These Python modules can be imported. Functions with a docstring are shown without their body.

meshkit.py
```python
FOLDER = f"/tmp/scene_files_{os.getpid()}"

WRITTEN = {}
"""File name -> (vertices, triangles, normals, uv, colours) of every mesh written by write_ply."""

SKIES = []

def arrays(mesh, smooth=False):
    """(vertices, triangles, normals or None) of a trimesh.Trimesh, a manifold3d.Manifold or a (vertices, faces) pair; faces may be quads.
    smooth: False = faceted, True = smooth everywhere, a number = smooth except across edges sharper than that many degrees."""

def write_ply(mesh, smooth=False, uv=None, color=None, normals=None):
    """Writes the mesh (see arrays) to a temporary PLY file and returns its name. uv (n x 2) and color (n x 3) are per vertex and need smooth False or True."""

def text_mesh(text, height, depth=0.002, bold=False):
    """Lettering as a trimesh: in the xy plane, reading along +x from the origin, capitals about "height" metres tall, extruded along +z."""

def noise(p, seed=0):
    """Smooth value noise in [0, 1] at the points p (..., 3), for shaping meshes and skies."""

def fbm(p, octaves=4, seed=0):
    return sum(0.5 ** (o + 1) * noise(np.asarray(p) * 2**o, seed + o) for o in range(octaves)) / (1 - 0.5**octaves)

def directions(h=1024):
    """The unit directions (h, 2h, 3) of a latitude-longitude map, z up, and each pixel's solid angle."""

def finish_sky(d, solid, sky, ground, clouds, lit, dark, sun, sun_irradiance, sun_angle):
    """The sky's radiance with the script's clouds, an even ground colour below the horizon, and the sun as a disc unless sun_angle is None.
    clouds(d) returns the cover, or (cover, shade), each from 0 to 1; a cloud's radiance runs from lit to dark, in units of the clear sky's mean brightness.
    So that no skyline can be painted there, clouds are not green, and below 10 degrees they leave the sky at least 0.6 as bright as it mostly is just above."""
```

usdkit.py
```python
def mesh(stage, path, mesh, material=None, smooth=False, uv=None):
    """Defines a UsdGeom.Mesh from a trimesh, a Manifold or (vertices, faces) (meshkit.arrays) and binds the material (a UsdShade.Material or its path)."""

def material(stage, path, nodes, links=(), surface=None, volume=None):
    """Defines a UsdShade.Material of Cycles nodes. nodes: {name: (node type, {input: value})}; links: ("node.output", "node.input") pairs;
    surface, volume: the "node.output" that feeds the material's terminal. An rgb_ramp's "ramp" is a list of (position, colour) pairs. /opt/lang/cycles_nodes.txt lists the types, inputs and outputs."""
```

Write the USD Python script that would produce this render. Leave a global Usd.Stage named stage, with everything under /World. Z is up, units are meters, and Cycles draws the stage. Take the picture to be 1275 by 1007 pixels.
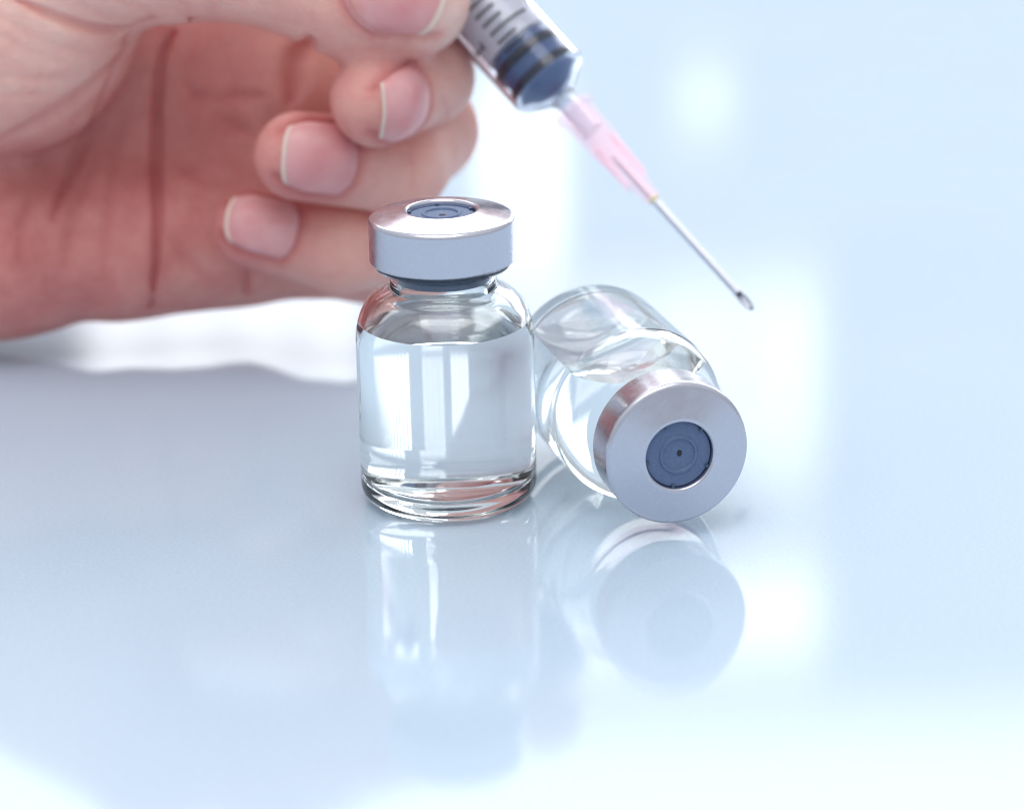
import math, numpy as np, trimesh, usdkit, meshkit
import manifold3d as m3
from pxr import Usd, UsdGeom, UsdLux, UsdShade, Gf, Sdf, Vt

stage = Usd.Stage.CreateInMemory()
UsdGeom.SetStageUpAxis(stage, "Z"); UsdGeom.SetStageMetersPerUnit(stage, 1.0)
UsdGeom.Xform.Define(stage, "/World"); UsdGeom.Scope.Define(stage, "/World/Looks")
MM = 0.001

# ------------------------------------------------------------------ camera (numbers in millimetres)
FPX = 1275 * 100 / 36.0                      # focal length in photo pixels: 100 mm macro lens
PITCH, ROLL = math.radians(19.5), math.radians(1.2)
EYE = np.array([9.06, -373.0, 145.5])
_fw = np.array([0, math.cos(PITCH), -math.sin(PITCH)])
_r0, _u0 = np.array([1.0, 0, 0]), np.array([0, math.sin(PITCH), math.cos(PITCH)])
_rt = _r0 * math.cos(ROLL) - _u0 * math.sin(ROLL)
_up = _u0 * math.cos(ROLL) + _r0 * math.sin(ROLL)


def ray(px, py):
    d = _fw + _rt * ((px - 637.5) / FPX) - _up * ((py - 503.5) / FPX)
    return d / np.linalg.norm(d)


def at(px, py, Y):
    "the point of the place seen at a picture position, standing Y mm behind the upright vial"
    d = ray(px, py)
    return EYE + d * ((Y - EYE[1]) / d[1])


def on_table(px, py, z=0.0):
    d = ray(px, py)
    return EYE + d * ((z - EYE[2]) / d[2])


def project(p):
    v = np.asarray(p, float) - EYE
    return np.stack([637.5 + FPX * (v @ _rt) / (v @ _fw), 503.5 - FPX * (v @ _up) / (v @ _fw)], -1)


cam = UsdGeom.Camera.Define(stage, "/World/camera")
cam.CreateFocalLengthAttr(100.0); cam.CreateHorizontalApertureAttr(36.0); cam.CreateVerticalApertureAttr(36.0 * 808 / 1024)
cam.CreateFStopAttr(14.0); cam.CreateFocusDistanceAttr(0.385); cam.CreateClippingRangeAttr(Gf.Vec2f(0.01, 100.0))
cam.CreateExposureAttr(0.14)
M = np.eye(4); M[0, :3], M[1, :3], M[2, :3], M[3, :3] = _rt, _up, -_fw, EYE * MM
cam.AddTransformOp().Set(Gf.Matrix4d(*M.ravel().tolist()))

# ------------------------------------------------------------------ light: a pale room, tall windows with blinds behind the table, a high window above them
usdkit.material(stage, "/World/Looks/room_light", {      # pale walls that grow lighter towards the ceiling
    "t": ("texture_coordinate", {}), "x": ("separate_xyz", {}),
    "r": ("rgb_ramp", {"ramp": [(0.0, (0.50, 0.52, 0.56)), (0.5, (0.46, 0.50, 0.56)), (0.60, (0.50, 0.55, 0.60)), (0.72, (0.62, 0.66, 0.71)), (1.0, (0.76, 0.79, 0.82))]}),
    "m": ("math", {"math_type": "multiply_add", "value2": 0.5, "value3": 0.5}),
    "b": ("background_shader", {"strength": 1.0})},
    [("t.generated", "x.vector"), ("x.z", "m.value1"), ("m.value", "r.fac"), ("r.color", "b.color")], surface="b.background")
dome = UsdLux.DomeLight.Define(stage, "/World/room_light")
UsdShade.MaterialBindingAPI.Apply(dome.GetPrim()).Bind(UsdShade.Material.Get(stage, "/World/Looks/room_light"))


def rect_light(name, centre, width, height, aim, radiance, color=(1, 1, 1)):
    "centre, aim in metres; the lamp shines from centre towards aim"
    L = UsdLux.RectLight.Define(stage, "/World/" + name)
    L.CreateWidthAttr(width); L.CreateHeightAttr(height); L.CreateIntensityAttr(radiance); L.CreateColorAttr(Gf.Vec3f(*color))
    z = np.asarray(centre, float) - np.asarray(aim, float); z /= np.linalg.norm(z)
    x = np.cross([0, 0, 1.0], z); x /= np.linalg.norm(x); y = np.cross(z, x)
    m = np.eye(4); m[0, :3], m[1, :3], m[2, :3], m[3, :3] = x, y, z, centre
    L.AddTransformOp().Set(Gf.Matrix4d(*m.ravel().tolist()))
    return L


WIN = 2.0                                     # the window wall stands two metres behind the vials
OX = 0.009


def window(name, az0, az1, el0, el1, radiance, slats=1, gap=0.12, color=(0.97, 0.98, 0.985)):
    "a lit window on the back wall between two bearings and two elevations (degrees), divided by upright blind slats"
    y = WIN
    x0, x1 = OX + (y + .37) * math.tan(math.radians(az0)), OX + (y + .37) * math.tan(math.radians(az1))
    r = y + .37
    z0, z1 = r * math.tan(math.radians(el0)) - 0.145, r * math.tan(math.radians(el1)) - 0.145
    w = (x1 - x0) / slats
    for k in range(slats):
        c = np.array([x0 + w * (k + .5), y, (z0 + z1) / 2])
        rect_light(f"{name}_{k + 1:03d}", c, w * (1 - gap), z1 - z0, c + [0, -1, 0], radiance, color)


window("window_right_pane", -0.6, 6.6, 17.2, 21.4, 1.7, 4, 0.06)
window("window_right_low_pane", -0.6, 6.6, 23.1, 24.5, 4.2, 1, 0.0)
window("window_right_side_pane", -0.6, 1.2, 13.0, 17.0, 1.9, 1, 0.0)
window("window_left_pane", -9.0, -3.0, 13.0, 22.0, 2.7, 4, 0.06)
window("window_far_right_pane", 11.5, 33.0, 9.0, 22.0, 5.0, 14, 0.26)
window("window_far_left_pane", -42.0, -22.0, 9.0, 22.0, 3.5, 9, 0.14)
window("high_window", -34.0, 34.0, 26.0, 48.0, 2.5, 1, 0.0)
window("window_small_pane", 3.5, 4.7, 13.1, 13.9, 1.3, 1, 0.0)
rect_light("overhead_fill_light", (-0.1, -0.6, 1.9), 1.5, 1.3, (0, 0, 0), 2.4, (1.0, 0.985, 0.96))  # added overhead fill, unseen, to raise the diffuse light on table and hand

# ------------------------------------------------------------------ materials
def mat(name, nodes, links=(), surface="p.BSDF"):
    return usdkit.material(stage, "/World/Looks/" + name, nodes, links, surface=surface)


M_table = mat("table_gloss", {
    "g": ("geometry", {}),
    "n": ("noise_texture", {"scale": 1900.0, "detail": 3.0, "roughness": 0.7}),
    "n2": ("noise_texture", {"scale": 14.0, "detail": 3.0}),
    "c": ("rgb_ramp", {"ramp": [(0.3, (0.435, 0.545, 0.665)), (0.7, (0.52, 0.63, 0.745))]}),
    "mx": ("math", {"math_type": "multiply_add", "value2": 0.8, "value3": 0.0}),
    "ad": ("math", {"math_type": "multiply_add", "value2": 0.2}),
    "b": ("bump", {"strength": 0.03, "distance": 0.0002}),
    "p": ("principled_bsdf", {"roughness": 0.055, "ior": 1.47}),
}, [("g.position", "n.vector"), ("g.position", "n2.vector"), ("n.fac", "mx.value1"), ("n2.fac", "ad.value1"), ("mx.value", "ad.value3"), ("ad.value", "c.fac"),
    ("c.color", "p.base_color"), ("n.fac", "b.height"), ("b.normal", "p.normal")])
M_glass = mat("clear_glass", {"p": ("glass_bsdf", {"color": (0.985, 0.995, 0.995), "IOR": 1.43, "roughness": 0.0})})
M_wet = mat("liquid_in_glass", {"p": ("glass_bsdf", {"color": (0.99, 0.998, 1.0), "IOR": 1.333 / 1.5, "roughness": 0.0})})
M_clear = mat("liquid_against_glass", {"t": ("transparent_bsdf", {"color": (0.99, 0.998, 1.0)}), "q": ("glass_bsdf", {"color": (1, 1, 1), "IOR": 0.96, "roughness": 0.0}), "m": ("mix_closure", {"fac": 0.02})},
              [("t.BSDF", "m.closure1"), ("q.BSDF", "m.closure2")], surface="m.closure")
M_water = mat("liquid_in_air", {"p": ("glass_bsdf", {"color": (1, 1, 1), "IOR": 1.333, "roughness": 0.0})})
M_alu = mat("brushed_aluminium", {
    "g": ("geometry", {}), "n": ("noise_texture", {"scale": 420.0, "detail": 6.0, "roughness": 0.62}),
    "b": ("bump", {"strength": 0.07, "distance": 0.0002}),
    "rr": ("map_range", {"from_min": 0.3, "from_max": 0.7, "to_min": 0.19, "to_max": 0.28}),
    "p": ("principled_bsdf", {"base_color": (0.575, 0.57, 0.635), "metallic": 1.0}),
}, [("g.position", "n.vector"), ("n.fac", "b.height"), ("b.normal", "p.normal"), ("n.fac", "rr.value"), ("rr.result", "p.roughness")])
M_stopper = mat("slate_blue_rubber", {
    "g": ("geometry", {}), "n": ("noise_texture", {"scale": 2500.0, "detail": 3.0}),
    "c": ("rgb_ramp", {"ramp": [(0.3, (0.085, 0.13, 0.245)), (0.7, (0.115, 0.165, 0.29))]}),
    "p": ("principled_bsdf", {"roughness": 0.45}),
}, [("g.position", "n.vector"), ("n.fac", "c.fac"), ("c.color", "p.base_color")])
M_ring = mat("dark_neck_ring", {"p": ("principled_bsdf", {"base_color": (0.05, 0.08, 0.14), "roughness": 0.25})})
M_hole = mat("needle_mark", {"p": ("principled_bsdf", {"base_color": (0.01, 0.012, 0.02), "roughness": 0.5})})
M_darkrubber = mat("plunger_rubber", {"p": ("principled_bsdf", {"base_color": (0.008, 0.014, 0.04), "roughness": 0.4})})
M_seal = mat("plunger_rubber_blue", {"p": ("principled_bsdf", {"base_color": (0.075, 0.14, 0.30), "roughness": 0.3})})
M_plastic = mat("clear_plastic", {"p": ("glass_bsdf", {"color": (0.97, 0.975, 1.0), "IOR": 1.35, "roughness": 0.03})})
M_rod = mat("milky_plastic", {"p": ("principled_bsdf", {"base_color": (0.88, 0.87, 0.93), "roughness": 0.35, "subsurface_weight": 0.3, "subsurface_scale": 0.003, "subsurface_radius": (1, 1, 1)})})
M_tip = mat("frosted_plastic", {"p": ("principled_bsdf", {"base_color": (0.86, 0.92, 1.0), "roughness": 0.12, "transmission_weight": 0.75, "ior": 1.4})})
M_hub = mat("pink_translucent_plastic", {"t": ("transparent_bsdf", {"color": (1.0, 0.93, 0.95)}), "p": ("principled_bsdf", {"base_color": (1.0, 0.83, 0.88), "roughness": 0.14}),
    "m": ("mix_closure", {"fac": 0.15})}, [("t.BSDF", "m.closure1"), ("p.BSDF", "m.closure2")], surface="m.closure")
M_ink = mat("black_ink", {"p": ("principled_bsdf", {"base_color": (0.02, 0.02, 0.035), "roughness": 0.5})})
M_glue = mat("yellow_glue", {"p": ("principled_bsdf", {"base_color": (0.85, 0.78, 0.55), "roughness": 0.25})})
M_steel = mat("needle_steel", {"p": ("principled_bsdf", {"base_color": (0.70, 0.71, 0.78), "metallic": 1.0, "roughness": 0.32})})
M_skin = mat("skin", {
    "g": ("geometry", {}),
    "a": ("attribute", {"attribute": "redness_and_shade"}),
    "n": ("noise_texture", {"scale": 150.0, "detail": 6.0, "roughness": 0.65}),
    "v": ("voronoi_texture", {"scale": 1400.0, "feature": "f1"}),
    "n3": ("noise_texture", {"scale": 900.0, "detail": 3.0}),
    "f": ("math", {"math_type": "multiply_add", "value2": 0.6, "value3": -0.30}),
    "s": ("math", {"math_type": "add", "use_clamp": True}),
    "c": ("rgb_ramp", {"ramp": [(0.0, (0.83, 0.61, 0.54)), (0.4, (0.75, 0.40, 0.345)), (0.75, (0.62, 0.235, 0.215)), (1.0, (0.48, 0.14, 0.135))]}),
    "h": ("math", {"math_type": "add"}),
    "b": ("bump", {"strength": 0.35, "distance": 0.0004}),
    "p": ("principled_bsdf", {"roughness": 0.5, "subsurface_weight": 0.3, "subsurface_scale": 0.0016, "subsurface_radius": (1.0, 0.35, 0.2), "specular_ior_level": 0.28}),
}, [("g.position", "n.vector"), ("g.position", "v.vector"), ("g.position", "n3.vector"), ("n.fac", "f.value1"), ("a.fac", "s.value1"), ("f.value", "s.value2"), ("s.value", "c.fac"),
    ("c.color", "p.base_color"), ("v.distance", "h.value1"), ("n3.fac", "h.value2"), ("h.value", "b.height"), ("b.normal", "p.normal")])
M_nail = mat("fingernail", {
    "g": ("geometry", {}), "n": ("noise_texture", {"scale": 220.0, "detail": 2.0}),
    "c": ("rgb_ramp", {"ramp": [(0.3, (0.78, 0.285, 0.29)), (0.7, (0.83, 0.39, 0.385))]}),
    "p": ("principled_bsdf", {"roughness": 0.33, "specular_ior_level": 0.35, "subsurface_weight": 0.25, "subsurface_scale": 0.0015, "subsurface_radius": (1, 0.4, 0.3)}),
}, [("g.position", "n.vector"), ("n.fac", "c.fac"), ("c.color", "p.base_color")])
M_nailtip = mat("fingernail_free_edge", {"p": ("principled_bsdf", {"base_color": (0.79, 0.575, 0.49), "roughness": 0.45, "specular_ior_level": 0.3, "subsurface_weight": 0.2, "subsurface_scale": 0.001})})

# ------------------------------------------------------------------ helpers
_used = {}


def path_for(name, parent="/World"):
    key = f"{parent}/{name}"
    n = _used.get(key, 0); _used[key] = n + 1
    return key if n == 0 else f"{key}_{n:03d}"


def keys(prim, **kw):
    for k, v in kw.items():
        if v:
            prim.SetCustomDataByKey(k, v)


def obj(name, mesh, material, parent="/World", smooth=35, scale=MM):
    "mesh in millimetres in the parent's frame -> one Mesh prim"
    p = path_for(name, str(parent))
    v, f, n = meshkit.arrays(mesh, False)
    usdkit.mesh(stage, p, (np.asarray(v) * scale, f), material, smooth)
    return p


def thing(name, label, category, origin=(0, 0, 0), rot=None, group=None):
    p = path_for(name)
    x = UsdGeom.Xform.Define(stage, p)
    m = np.eye(4); m[3, :3] = np.asarray(origin, float) * MM
    if rot is not None:
        m[:3, :3] = np.asarray(rot).T
    x.AddTransformOp().Set(Gf.Matrix4d(*m.ravel().tolist()))
    keys(x.GetPrim(), label=label, category=category, group=group)
    return p


def lathe(profile, n=128):
    "surface of revolution about z; a profile that runs bottom -> outside -> top has outward faces"
    P = np.asarray(profile, float); m = len(P)
    a = np.arange(n) / n * 2 * np.pi
    V, idx = [], []
    for r, z in P:
        if r < 1e-9:
            idx.append((len(V), 1)); V.append((0, 0, z))
        else:
            idx.append((len(V), n)); V += [(r * c, r * s, z) for c, s in zip(np.cos(a), np.sin(a))]
    F = []
    for (i0, c0), (i1, c1) in zip(idx[:-1], idx[1:]):
        for k in range(n):
            k2 = (k + 1) % n
            if c0 == 1 and c1 == 1: continue
            if c0 == 1: F.append((i0, i1 + k2, i1 + k))
            elif c1 == 1: F.append((i0 + k, i0 + k2, i1))
            else: F += [(i0 + k, i0 + k2, i1 + k2), (i0 + k, i1 + k2, i1 + k)]
    return trimesh.Trimesh(np.array(V), np.array(F), process=False)


def arc(cx, cy, rx, ry, a0, a1, n=10):
    t = np.radians(np.linspace(a0, a1, n))
    return [(cx + rx * math.cos(x), cy + ry * math.sin(x)) for x in t]


def frame(z_dir, hint=(0, 0, 1.0)):
    "rotation whose columns are x, y, z with z along z_dir and x as near to hint as can be"
    z = np.asarray(z_dir, float); z = z / np.linalg.norm(z)
    x = np.asarray(hint, float); x = x - z * (x @ z); x /= np.linalg.norm(x)
    return np.stack([x, np.cross(z, x), z], 1)


# ------------------------------------------------------------------ table top
def table_top():
    b = 3.0
    out = []
    x0, x1, y0, y1, zt = -750, 750, -420, 1050, -25
    hull = m3.Manifold.batch_hull([m3.Manifold.sphere(b, 24).translate((x, y, z)) for x in (x0, x1) for y in (y0, y1) for z in (-b, zt + b)])
    return hull


tt = obj("table_top", table_top(), M_table, smooth=30)
keys(stage.GetPrimAtPath(tt), label="glossy pale blue white table top reflecting the vials and windows", kind="structure")

# ------------------------------------------------------------------ vials
R_BODY = 12.0
OUTER = [(0, 0.22), (4, 0.18), (7.0, 0.06), (8.6, 0.02)] + arc(9.2, 2.8, 2.8, 2.8, -80, 0, 14) + [(12, 8), (12, 14), (12, 20)] + \
    arc(7.4, 23.4, 4.6, 7.2, 0, 78, 16) + [(7.55, 30.9), (7.3, 31.6), (7.3, 32.6), (7.5, 33.1), (9.2, 33.9), (9.3, 34.4), (9.3, 38.4), (8.9, 38.8)]
INNER = [(0, 2.7), (3, 2.6), (6.0, 2.35), (7.4, 2.3)] + arc(7.75, 5.5, 3.2, 3.2, -86, 0, 12) + [(10.95, 9), (10.95, 15), (10.95, 20)] + \
    arc(6.5, 23.2, 4.45, 6.3, 0, 75, 14) + [(6.35, 30.0), (6.2, 31.0), (6.2, 33.0)]
widen = lambda pr: [(r * (1 + 0.027 * min(max((r - 7.5) / 3, 0), 1)) if z < 32 else r, z) for r, z in pr]
OUTER, INNER = widen(OUTER), widen(INNER)
CAVITY = INNER + [(0, 33.0)]


def vial(label, origin, rot, level_normal, level):
    t = thing("glass_vial", label, "vial", origin, rot)
    cav = lathe(CAVITY, 160)
    man = m3.Manifold(m3.Mesh(cav.vertices.astype(np.float32), cav.faces.astype(np.uint32)))
    n = np.asarray(level_normal, float)
    upper, lower = man.split_by_plane(tuple(n), level)
    ua, la = meshkit.arrays(upper), meshkit.arrays(lower)

    def on_plane(v, f):
        return (np.abs(v[f] @ n - level) < 1e-3).all(1)

    uv, uf = ua[0], ua[1]; lv, lf = la[0], la[1]
    top_dry = (np.abs(uv[uf][..., 2] - 33.0) < 1e-3).all(1)
    dry = uf[~on_plane(uv, uf) & ~top_dry][:, ::-1]
    outer = lathe(OUTER + [(6.2, 38.8), (6.2, 33.0)], 160)
    body = trimesh.util.concatenate([outer, trimesh.Trimesh(uv, dry, process=False)])
    obj("glass_body", body, M_glass, t, smooth=40)
    plane_faces = on_plane(lv, lf)
    lower_top = (np.abs(lv[lf][..., 2] - 33.0) < 1e-3).all(1)
    low = (lv[lf][..., 2] < 5.6).all(1)
    lq = obj("liquid", (lv, lf[~plane_faces & ~low]), M_clear, t, smooth=40)
    obj("liquid_base", (lv, lf[~plane_faces & low]), M_wet, lq, smooth=40)
    obj("liquid_surface", (lv, lf[plane_faces]), M_water, lq, smooth=False)
    # stopper: flange on the lip, plug in the neck, disc seen through the hole of the cap
    obj("stopper", lathe([(0, 31.9), (5.9, 31.9), (6.15, 32.3), (6.15, 38.82), (9.0, 38.82), (9.1, 39.1), (9.1, 40.0), (4.9, 40.2), (4.5, 41.0), (3.9, 41.1), (2.75, 41.1), (2.6, 41.3),
                          (2.3, 41.3), (2.15, 41.05), (0.9, 41.02), (0.0, 40.85)], 96), M_stopper, t, smooth=40)
    obj("neck_ring", lathe([(7.35, 33.85), (7.6, 33.8), (7.8, 34.0), (7.85, 34.9), (7.35, 34.9), (7.35, 33.85)], 96), M_ring, t, smooth=40)
    cap = obj("crimp_cap", lathe([(7.9, 34.95), (9.3, 34.55)] + arc(9.45, 35.0, 0.55, 0.45, -90, 0, 6) + [(10.0, 37.0), (10.0, 39.0)] + arc(9.2, 40.2, 0.8, 0.75, 0, 80, 8) +
                                 [(7.0, 41.42), (5.35, 41.76)] + arc(5.1, 41.35, 0.45, 0.45, 75, 180, 8) + [(4.62, 40.9), (4.9, 40.8), (8.9, 40.2), (9.3, 39.8), (9.35, 35.2), (7.9, 35.1), (7.9, 34.95)], 160), M_alu, t, smooth=40)
    for a in (25, 98, 170, 243, 315):
        b = trimesh.creation.box([0.5, 0.4, 0.25]); b.apply_translation([4.45, 0, 41.2])
        b.apply_transform(trimesh.transformations.rotation_matrix(math.radians(a), [0, 0, 1]))
        obj("torn_tab", b, M_ring, cap, smooth=False)
    d = trimesh.creation.icosphere(2, 0.42); d.apply_scale([1.15, 0.8, 0.35]); d.apply_translation([0.15, -0.2, 40.95])
    obj("needle_mark", d, M_hole, t + "/stopper", smooth=True)
    return t


vial("upright clear glass vial of clear liquid with a silver crimped cap", (0, 0, 0), None, (0, 0, 1), 25.8)
PSI = math.radians(15.5)
axis2 = np.array([math.sin(PSI), -math.cos(PSI), 0.0])
face2 = on_table(846, 567, 12.35)
base2 = face2 - axis2 * 41.5
R2 = frame(axis2, (0, 0, 1))
vial("glass vial lying on its side with its grey rubber stopper facing forward", base2, R2, (1, 0, 0), 6.6)

# ------------------------------------------------------------------ syringe
END = at(680, 99, 55.5)                 # middle of the barrel's front end
TIP = at(937, 385, 34.0)
LEN = np.linalg.norm(TIP - END)
RS = frame(TIP - END, at(690, 60, 20) - END)
sy = thing("syringe", "clear plastic syringe with pink needle hub pointing down to the right", "syringe", END, RS)
obj("barrel", lathe([(5.95, -78), (6.5, -78), (6.5, -40), (6.5, 0.3)] + arc(5.6, 0.5, 0.9, 1.1, 0, 70, 6) + [(4.2, 2.6), (2.7, 3.5), (2.2, 3.8), (2.1, 4.2), (1.35, 4.2), (1.35, 3.6), (2.4, 2.9), (5.0, 1.2), (5.95, 0.2), (5.95, -40), (5.95, -78)], 96), M_plastic, sy)
fl = m3.CrossSection.circle(6.5, 48) + m3.CrossSection.square((24, 11), True)
fl = m3.Manifold.extrude((fl ^ m3.CrossSection.circle(11.5, 64)) - m3.CrossSection.circle(5.8, 48), 1.6)
obj("finger_flange", fl.translate((0, 0, -79.6)), M_rod, sy)
obj("luer_tip", lathe([(1.2, 3.8), (2.05, 4.1), (2.0, 5.5), (1.85, 11.0), (1.1, 11.0), (1.2, 3.8)], 48), M_tip, sy)
seal = obj("plunger_seal", lathe([(0, -6.6), (5.0, -6.6), (5.3, -5.4), (5.6, -5.0), (5.6, -3.4), (5.35, -3.0), (5.3, -1.6), (5.6, -1.2), (5.6, -0.1), (5.2, 0.3), (3.0, 2.0), (0, 2.8)], 96), M_seal, sy)
for z in (-4.3, -0.6):
    obj("sealing_ring", lathe([(5.5, z - .75), (5.85, z - .65), (5.93, z - .35), (5.93, z + .35), (5.85, z + .65), (5.5, z + .75), (5.5, z - .75)], 96), M_darkrubber, seal)
rodm = m3.Manifold.cylinder(72, 5.3, 5.3, 64).translate((0, 0, -79)) + m3.Manifold.cylinder(1.6, 8, 8, 48).translate((0, 0, -88)) + m3.Manifold.cube((10.4, 1.2, 12), True).translate((0, 0, -82)) + m3.Manifold.cube((1.2, 10.4, 12), True).translate((0, 0, -82))
obj("plunger_rod", rodm, M_rod, sy)
# printed scale: ticks every 0.2 ml, wrapped on the barrel
facing = math.atan2(*(RS.T @ (EYE - END))[[1, 0]])


def tick(z, a0, a1, w):
    a = np.linspace(a0, a1, 14)
    V = []
    for r in (6.51, 6.56):
        for zz in (z - w / 2, z + w / 2):
            V += [(r * math.cos(x), r * math.sin(x), zz) for x in a]
    n = len(a); F = []
    def strip(o0, o1):
        for k in range(n - 1):
            F.extend([(o0 + k, o0 + k + 1, o1 + k + 1), (o0 + k, o1 + k + 1, o1 + k)])
    strip(2 * n, 3 * n); strip(n, 0); strip(0, 2 * n); strip(3 * n, n)
    return trimesh.Trimesh(np.array(V), np.array(F), process=False)


TICKS = [(-3.8 - 1.77 * k, k % 5 == 3) for k in range(0, 26)]
A0 = facing
for z, long in TICKS:
    obj("scale_mark", tick(z, A0 - math.radians(47 if long else 15), A0 + math.radians(17), 0.46), M_ink, sy, smooth=False)


def digit(text, z):
    m = meshkit.text_mesh(text, 2.6, 0.05)
    v = m.vertices - [m.bounds[:, 0].mean(), m.bounds[:, 1].mean(), 0]
    ang = A0 + math.radians(46) + v[:, 1] / 6.52
    m.vertices = np.stack([(6.51 + v[:, 2]) * np.cos(ang), (6.51 + v[:, 2]) * np.sin(ang), z + v[:, 0]], 1)
    return m


for k in range(5):
    obj("scale_number", digit(str(k + 1), -3.8 - 1.77 * (3 + 5 * k)), M_ink, sy, smooth=False)
H0, H1 = 6.2, 25.4
obj("needle_hub", lathe([(2.1, H0), (3.35, H0), (3.5, H0 + .2), (3.5, H0 + 1.0), (3.35, H0 + 1.2), (2.95, H0 + 1.4), (2.75, H0 + 6.5), (2.35, H0 + 10.5), (2.1, H0 + 12), (1.55, H0 + 16.5), (1.3, H1), (0.67, H1), (0.67, H0 + 12), (1.3, H0 + 11.0), (2.05, H0 + 4), (2.1, H0)], 64), M_hub, sy)
for a in (0, 90, 180, 270):
    b = trimesh.creation.box([0.9, 0.5, 8.0]); b.apply_translation([2.35, 0, H0 + 11.2]); b.apply_transform(trimesh.transformations.rotation_matrix(math.radians(a + 45), [0, 0, 1]))
    obj("hub_rib", b, M_hub, sy + "/needle_hub", smooth=False)
obj("glue_bead", lathe([(0, H1 - 1.2), (0.6, H1 - 0.6), (0.95, H1 + 0.02), (0.85, H1 + 0.25), (0.6, H1 + 0.6), (0, H1 + .6)], 32), M_glue, sy)
nd = m3.Manifold.cylinder(LEN - (H0 + 10), 0.66, 0.66, 32).translate((0, 0, H0 + 10)) - m3.Manifold.cylinder(LEN, 0.42, 0.42, 24).translate((0, 0, H0))
nd = nd.trim_by_plane((-math.cos(facing) * .94, -math.sin(facing) * .94, -.33), -(LEN - 1.7) * .33)
obj("needle", nd, M_steel, sy)

# ------------------------------------------------------------------ hand: one implicit surface
def P(px, py, Y, r):
    return (*at(px, py, Y), r)


def smin(a, b, k):
    h = np.maximum(k - np.abs(a - b), 0) / k
    return np.minimum(a, b) - h * h * k * 0.25


def cone(p, a, b):
    A, B = np.array(a[:3]), np.array(b[:3]); ba = B - A
    t = np.clip(((p - A) @ ba) / (ba @ ba), 0, 1)
    return np.linalg.norm(p - A - t[:, None] * ba, axis=1) - (a[3] + t * (b[3] - a[3]))


def chain(p, pts, k=1.5):
    d = cone(p, pts[0], pts[1])
    for a, b in zip(pts[1:-1], pts[2:]):
        d = smin(d, cone(p, a, b), k)
    return d


FING = {
    "little": [P(300, 293, 73, 9.1), P(455, 318, 70, 7.4), P(500, 300, 66, 7.0), P(425, 311, 57, 6.6), P(313, 285, 54, 6.0)],
    "ring": [P(345, 200, 83, 10.0), P(528, 165, 80, 8.2), P(532, 163, 72, 7.9), P(497, 207, 59, 7.3), P(372, 195, 49, 6.8)],
    "middle": [P(372, 100, 85, 10.0), P(523, 85, 82, 8.2), P(526, 88, 74, 7.6), P(529, 98, 62, 7.2), P(468, 126, 47, 6.9)],
    "index": [P(350, -15, 86, 10.5), P(500, -72, 91, 8.8), P(612, -92, 84, 7.6), P(660, -82, 68, 7.0)],
}
THUMB = [P(20, 40, 63, 16.0), P(130, -62, 56, 12.3), P(310, -48, 53, 8.8), P(440, -6, 51, 9.5), P(510, -4, 52, 9.2)]
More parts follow.
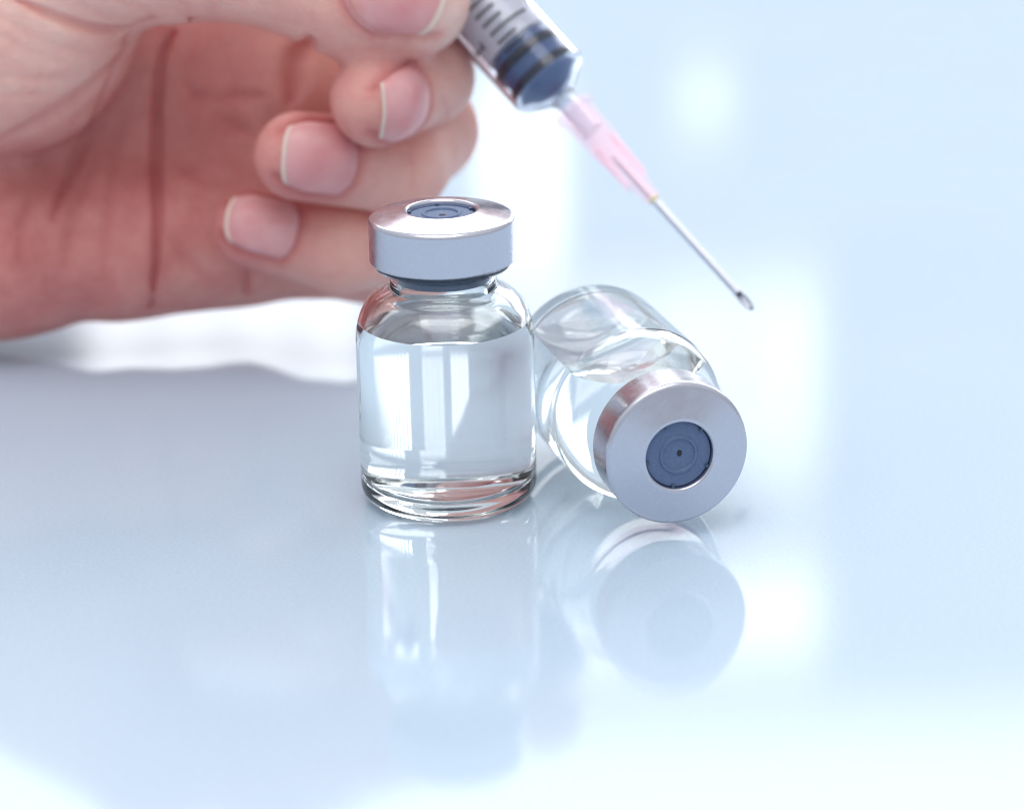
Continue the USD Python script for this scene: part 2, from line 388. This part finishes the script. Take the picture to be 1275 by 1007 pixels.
PALM = [
    (P(-330, 190, 100, 23), P(-40, 170, 84, 15), 10), (P(-40, 170, 84, 15), P(200, 110, 82, 10), 8),
    (P(-300, 250, 94, 18), P(0, 304, 70, 13.8), 10), (P(0, 304, 70, 13.8), P(170, 297, 71, 11.4), 8), (P(170, 297, 71, 11.4), P(300, 293, 73, 9.1), 5),
    (P(-40, 170, 84, 15), P(270, 200, 80, 9.5), 8), (P(120, 200, 82, 11), P(290, 290, 80, 9), 8),
    (P(215, 120, 82, 10), P(330, 100, 83, 10), 6), (P(215, 30, 84, 10.5), P(350, -15, 86, 10.5), 6), (P(-40, 120, 84, 15), P(215, 30, 84, 10.5), 8),
    (P(150, 297, 71, 11.4), P(245, 298, 72, 9.6), 5), (P(245, 298, 72, 9.6), P(380, 300, 72, 8.4), 5), (P(300, 293, 73, 9.1), P(345, 200, 83, 10.0), 5), (P(345, 200, 83, 10.0), P(372, 100, 85, 10.0), 5), (P(372, 100, 85, 10), P(350, -15, 86, 10.5), 5),
    (P(-330, 190, 100, 23), P(-700, 190, 118, 25), 12),
]
THENAR = [P(-300, 130, 90, 20), P(20, 40, 63, 16.0)]


def base_sdf(p):
    d = cone(p, PALM[0][0], PALM[0][1])
    for a, b, k in PALM[1:]:
        d = smin(d, cone(p, a, b), k)
    th = smin(cone(p, *THENAR), chain(p, THUMB[:2], 2), 8)
    th = smin(th, chain(p, THUMB[1:], 2.5), 2.0)
    d = smin(d, th, 5.0)
    f = None
    for name, pts in FING.items():
        c = chain(p, pts, 2.0)
        f = c if f is None else smin(f, c, 0.7)
    # the fingers grow out of the palm, but their bent ends stay free of it
    d = smin(d, f, 3.0)
    return flesh(p, d)


def flesh(p, d):
    # soft irregularity of flesh
    d = d + 0.45 * (meshkit.noise(p / 9.0, 3) - 0.5) + 0.25 * (meshkit.noise(p / 4.0, 5) - 0.5)
    return np.maximum(d, 1.4 - p[:, 2])          # flesh stays clear of the table


def march(px, py):
    "where the line of sight at a picture position meets the bare hand"
    o, d, t = EYE.copy(), ray(px, py), 300.0
    for _ in range(90):
        s = base_sdf((o + d * t)[None])[0]
        t += 0.8 * s
        if s < 0.01 or t > 640:
            break
    return (o + d * t) if t < 620 else None


def crease(pts, sink, n=14):
    pts = np.array(pts, float)
    seg = np.r_[0, np.cumsum(np.linalg.norm(np.diff(pts, axis=0), axis=1))]
    s = np.linspace(0, seg[-1], n)
    out = [march(np.interp(x, seg, pts[:, 0]), np.interp(x, seg, pts[:, 1])) for x in s]
    out = [q + ray(*project(q)) * sink for q in out if q is not None]
    return np.array(out)


CREASES = [  # picture path, depth, half width (mm)
    ([(238, 22), (212, 45), (199, 75), (196, 140), (195, 210), (197, 270), (194, 330), (187, 380)], 1.8, 0.75),
    ([(152, 66), (140, 95), (128, 120), (108, 170), (85, 225), (65, 270)], 0.8, 0.75),
    ([(160, 45), (157, 65), (130, 95), (95, 122), (50, 150), (0, 174)], 0.9, 1.6),
    ([(20, 0), (50, 14), (80, 26), (110, 34), (140, 38), (165, 33), (190, 20)], 1.6, 0.8),
    ([(245, 118), (270, 123), (300, 122), (330, 120)], 0.5, 1.2),
    ([(235, 108), (252, 130), (285, 155), (320, 170)], 0.4, 1.4),
    ([(308, 338), (309, 352), (308, 366)], 1.2, 0.6),
    ([(110, 215), (95, 255), (85, 300), (82, 330)], 0.35, 1.2),
    ([(312, -20), (306, -5), (304, 8)], 0.4, 0.7),
    ([(388, 48), (370, 78), (366, 105), (361, 126)], 1.8, 1.8),
    ([(40, 235), (28, 280), (24, 330)], 0.4, 0.7), ([(150, 160), (138, 215), (132, 290), (130, 350)], 0.35, 0.7), ([(215, 300), (240, 330), (262, 352)], 0.4, 0.8),
    ([(225, 210), (260, 228), (300, 235)], 0.3, 0.8), ([(0, 95), (50, 100), (100, 95)], 0.25, 0.7), ([(0, 120), (60, 118)], 0.25, 0.6), ([(550, 120), (556, 140), (556, 160)], 0.35, 0.6),
    ([(505, 178), (512, 205), (512, 232)], 0.35, 0.6), ([(455, 275), (460, 310), (458, 345)], 0.3, 0.6), ([(225, 0), (232, 12), (236, 22)], 0.3, 0.6), ([(265, -4), (268, 8), (268, 20)], 0.3, 0.6),
    ([(0, 20), (30, 42), (70, 60), (110, 70)], 0.25, 1.0),
    ([(0, 45), (40, 65), (85, 80)], 0.22, 1.0),
    ([(100, 5), (125, 20), (160, 26)], 0.25, 0.8),
    ([(150, 0), (170, 10), (205, 14)], 0.25, 0.8),
    ([(10, 300), (40, 250), (62, 215)], 0.25, 1.2),
    ([(440, 274), (441, 292), (443, 312)], 0.2, 0.8),
]
NAILS = {  # finger: tip, previous joint, nail start and end beyond the tip's centre (mm), half angle, towards whom the nail faces
    "little": dict(pts=FING["little"][2:], a=FING["little"][3], b=FING["little"][4], s0=-6.0, s1=7.2, phi=54, face=(-0.05, 0.25)),
    "ring": dict(pts=FING["ring"][2:], a=FING["ring"][3], b=FING["ring"][4], s0=-6.3, s1=7.8, phi=54, face=(0.10, -0.08)),
    "middle": dict(pts=FING["middle"][2:], a=FING["middle"][3], b=FING["middle"][4], s0=-4.8, s1=8.6, phi=56, face=(0.45, -0.40)),
    "thumb": dict(pts=THUMB[2:], a=THUMB[2], b=THUMB[4], s0=-10.0, s1=6.4, phi=52, rnd=6.5, face=(0.0, 0.1)),
    "index": dict(pts=FING["index"][1:], a=FING["index"][2], b=FING["index"][3], s0=-8.6, s1=4.4, phi=54, face=(0.6, 0.6)),
}


def own_sdf(N):
    pts = N["pts"]
    return lambda p: flesh(p, chain(p, pts, 2.0))


def nail_rays(s, phi, N):
    c = N["b0"] + N["d"] * np.minimum(s, 1.0)[:, None]
    out = (N["n"] * np.cos(phi)[:, None] + N["l"] * np.sin(phi)[:, None])
    lift = np.maximum(s - 1.0, 0) / max(N["r"], 1)
    out = out + N["d"] * (lift * 1.0)[:, None]
    out /= np.linalg.norm(out, axis=1)[:, None]
    return c, out


def trace(c, out, sdf):
    t = np.full(len(c), 16.0)
    for _ in range(60):
        t -= 0.7 * sdf(c + out * t[:, None])
    return c + out * t[:, None]


for N in NAILS.values():
    a, b = np.array(N["a"][:3]), np.array(N["b"][:3])
    N["b0"], N["r"] = b, N["b"][3]
    d = (b - a) / np.linalg.norm(b - a)
    n = -_fw + _rt * N["face"][0] + _up * N["face"][1]
    n = n - d * (n @ d); n /= np.linalg.norm(n)
    N["d"], N["n"], N["l"] = d, n, np.cross(d, n)


def nail_outline(N, m=40):
    "edge of the nail bed on the finger: root and both sides"
    u = np.linspace(-1, 1, m)
    ph = math.radians(N["phi"])
    s, f = [], []
    for x in np.linspace(1, 0, 14):
        s.append(N["s0"] + N.get("rnd", 1.5) + (N["s1"] - N.get("rnd", 1.5) - N["s0"]) * x); f.append(-ph)
    for x in np.linspace(-1, 1, 18)[1:-1]:
        s.append(N["s0"] + N.get("rnd", 1.5) * abs(x) ** 3); f.append(ph * x)
    for x in np.linspace(0, 1, 14):
        s.append(N["s0"] + N.get("rnd", 1.5) + (N["s1"] - N.get("rnd", 1.5) - N["s0"]) * x); f.append(ph)
    c, o = nail_rays(np.array(s), np.array(f), N)
    return trace(c, o, own_sdf(N))


LINES = [(crease(p, 0.33 * dp), dp, w) for p, dp, w in CREASES] + [(nail_outline(N), 1.0, 0.5) for N in NAILS.values()]
LINES = [l for l in LINES if len(l[0]) > 1]


def hand_sdf(p):
    d = base_sdf(p)
    for L, depth, w in LINES:
        lo, hi = L.min(0) - 3 * w - 1, L.max(0) + 3 * w + 1
        near = np.nonzero(((p > lo) & (p < hi)).all(1))[0]
        if not len(near): continue
        q = p[near]; best = np.full(len(near), 1e9)
        for i, (a, b) in enumerate(zip(L[:-1], L[1:])):
            ba = b - a; t = np.clip(((q - a) @ ba) / max(ba @ ba, 1e-9), 0, 1)
            g = (i + t) / (len(L) - 1)
            taper = 1.0 if depth == 1.0 else np.clip(np.minimum(g, 1 - g) * 3.2, 0.12, 1)
            e = np.linalg.norm(q - a - t[:, None] * ba, axis=1) / np.sqrt(taper)
            best = np.minimum(best, e)
        d[near] += depth * np.exp(-(best / w) ** 2)
    return d


def surface_nets(sdf, lo, hi, h, coarse=4, band=2.4):
    from scipy.ndimage import zoom
    H = h * coarse
    nc = np.ceil((np.array(hi) - lo) / H).astype(int) + 1
    ax = [lo[i] + H * np.arange(nc[i]) for i in range(3)]
    G = np.stack(np.meshgrid(*ax, indexing="ij"), -1).reshape(-1, 3)
    C = base_sdf(G).reshape(nc)
    n = (nc - 1) * coarse + 1
    F = C.astype(np.float32)
    for k in range(3):                                     # trilinear upsampling
        idx = np.arange(n[k]); i0 = np.minimum(idx // coarse, nc[k] - 2); t = ((idx - i0 * coarse) / coarse).astype(np.float32)
        sh = [1, 1, 1]; sh[k] = -1
        F = np.take(F, i0, k) * (1 - t.reshape(sh)) + np.take(F, i0 + 1, k) * t.reshape(sh)
    near = np.argwhere(np.abs(F) < band)
    pts = lo + h * near
    vals = np.concatenate([sdf(pts[i:i + 200000]) for i in range(0, len(pts), 200000)])
    F[tuple(near.T)] = vals
    S = F < 0
    c = [S[i:n[0] - 1 + i, j:n[1] - 1 + j, k:n[2] - 1 + k] for i in (0, 1) for j in (0, 1) for k in (0, 1)]
    tot = sum(x.astype(np.int8) for x in c)
    cells = np.argwhere((tot > 0) & (tot < 8))
    cid = np.full(np.array(n) - 1, -1, np.int32); cid[tuple(cells.T)] = np.arange(len(cells))
    corners = np.array([(i, j, k) for i in (0, 1) for j in (0, 1) for k in (0, 1)])
    val = np.stack([F[tuple((cells + q).T)] for q in corners], 1)
    acc, cnt = np.zeros((len(cells), 3)), np.zeros(len(cells))
    for a in range(8):
        for b in range(a + 1, 8):
            if np.abs(corners[a] - corners[b]).sum() != 1: continue
            va, vb = val[:, a], val[:, b]; m = (va < 0) != (vb < 0)
            t = np.where(m, va / np.where(va == vb, 1, va - vb), 0)
            acc += m[:, None] * (corners[a] + t[:, None] * (corners[b] - corners[a])); cnt += m
    V = lo + h * (cells + acc / cnt[:, None])
    Fc = []
    for k in range(3):
        sl0 = [slice(None)] * 3; sl1 = [slice(None)] * 3; sl0[k] = slice(0, -1); sl1[k] = slice(1, None)
        A, B = S[tuple(sl0)], S[tuple(sl1)]
        e = np.argwhere(A != B); u, v = (k + 1) % 3, (k + 2) % 3
        e = e[(e[:, u] > 0) & (e[:, v] > 0) & (e[:, u] < n[u] - 1) & (e[:, v] < n[v] - 1)]
        ins = A[tuple(e.T)]
        du, dv = np.eye(3, dtype=int)[u], np.eye(3, dtype=int)[v]
        q = np.stack([cid[tuple((e - o).T)] for o in (du + dv, dv, 0 * du, du)], 1)
        q = np.where(ins[:, None], q, q[:, ::-1])
        Fc.append(q)
    Q = np.vstack(Fc); Q = Q[(Q >= 0).all(1)]
    return V, np.vstack([Q[:, [0, 1, 2]], Q[:, [0, 2, 3]]])


allp = np.array([q for c in FING.values() for q in c] + THUMB + THENAR + [x for a, b, _ in PALM for x in (a, b)])
lo = (allp[:, :3] - allp[:, 3:]).min(0) - 3; hi = (allp[:, :3] + allp[:, 3:]).max(0) + 3
HV, HF = surface_nets(hand_sdf, lo, hi, 0.45)
keep = trimesh.Trimesh(HV, HF, process=False)
parts = keep.split(only_watertight=False)
keep = max(parts, key=lambda m: len(m.faces))
HV, HF = np.array(keep.vertices), np.array(keep.faces)

hand = thing("hand", "bare hand with curled fingers holding the syringe above the table", "hand", (0, 0, 0))
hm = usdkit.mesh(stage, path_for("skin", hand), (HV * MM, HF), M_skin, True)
# painted redness of skin: own tone of palm and fingertips, plus palm shade and lit thenar
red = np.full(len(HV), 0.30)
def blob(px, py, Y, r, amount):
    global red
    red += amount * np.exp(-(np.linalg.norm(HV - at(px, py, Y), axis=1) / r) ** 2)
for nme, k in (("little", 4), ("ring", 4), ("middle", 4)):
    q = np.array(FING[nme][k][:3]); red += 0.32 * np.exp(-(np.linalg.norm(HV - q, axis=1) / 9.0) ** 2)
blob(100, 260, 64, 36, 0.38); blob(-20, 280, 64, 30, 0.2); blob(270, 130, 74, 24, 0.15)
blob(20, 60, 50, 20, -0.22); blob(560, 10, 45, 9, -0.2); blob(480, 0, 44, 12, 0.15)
from scipy.spatial import cKDTree
for L, depth, w in LINES:                     # nail folds are redder; skin folds get painted shade
    s_ = np.linspace(0, len(L) - 1, 8 * len(L)); pts_ = np.stack([np.interp(s_, np.arange(len(L)), L[:, k]) for k in range(3)], 1)
    dd = cKDTree(pts_).query(HV, distance_upper_bound=6.0)[0]
    red += (0.30 if depth == 1.0 else min(0.24, 0.13 * depth)) * np.exp(-(np.minimum(dd, 50) / (1.4 if depth == 1.0 else 1.1)) ** 2)
UsdGeom.PrimvarsAPI(hm).CreatePrimvar("redness_and_shade", Sdf.ValueTypeNames.FloatArray, "vertex").Set(Vt.FloatArray.FromNumpy(np.clip(red, 0, 1).astype(np.float32)))


def nail_mesh(N, sA, sB, free=False, nu=22, nv=26):
    ph = math.radians(N["phi"]) * 0.97
    S, Fv, T = [], [], []
    for i in range(nu):
        x = i / (nu - 1)
        for j in range(nv):
            y = -1 + 2 * j / (nv - 1)
            start = N["s0"] + 0.1 + N.get("rnd", 1.5) * abs(y) ** 3
            end = N["s1"] - 3.1 * abs(y) ** 2.2
            edge = end - 0.9 + 0.15 * abs(y)
            a, b = (edge, end) if free else (start, edge)
            S.append(a + (b - a) * x); Fv.append(ph * y)
            T.append(min(1, (1 - abs(y)) * 6) * (1 if free else min(1, x * 5)))
    S, Fv, T = map(np.array, (S, Fv, T))
    c, o = nail_rays(S, Fv, N)
    top = trace(c, o, own_sdf(N))
    nrm = o
    up = top + nrm * (-0.18 + 0.42 * T + (0.05 if free else 0))[:, None]
    if free:
        up = up + N["d"] * (0.25 * np.repeat(np.linspace(0, 1, nu), nv))[:, None]
    dn = top - nrm * 0.5
    V = np.vstack([up, dn]); n = nu * nv; F = []
    for i in range(nu - 1):
        for j in range(nv - 1):
            a, b, c2, d2 = i * nv + j, i * nv + j + 1, (i + 1) * nv + j + 1, (i + 1) * nv + j
            F += [(a, b, c2), (a, c2, d2), (n + a, n + c2, n + b), (n + a, n + d2, n + c2)]
    ring = [i * nv for i in range(nu)] + [(nu - 1) * nv + j for j in range(1, nv)] + [i * nv + nv - 1 for i in range(nu - 2, -1, -1)] + [j for j in range(nv - 2, 0, -1)]
    for a, b in zip(ring, ring[1:] + ring[:1]):
        F += [(a, b, n + b), (a, n + b, n + a)]
    m = trimesh.Trimesh(V, np.array(F), process=False)
    if m.volume < 0: m.invert()
    return m


for nme, N in NAILS.items():
    p = obj("fingernail", nail_mesh(N, 0, 0), M_nail, hand, smooth=60)
    keys(stage.GetPrimAtPath(p), label=f"fingernail of the {nme} finger" if nme != "thumb" else "thumbnail")
    obj("free_edge", nail_mesh(N, 0, 0, True, 8), M_nailtip, p, smooth=60)
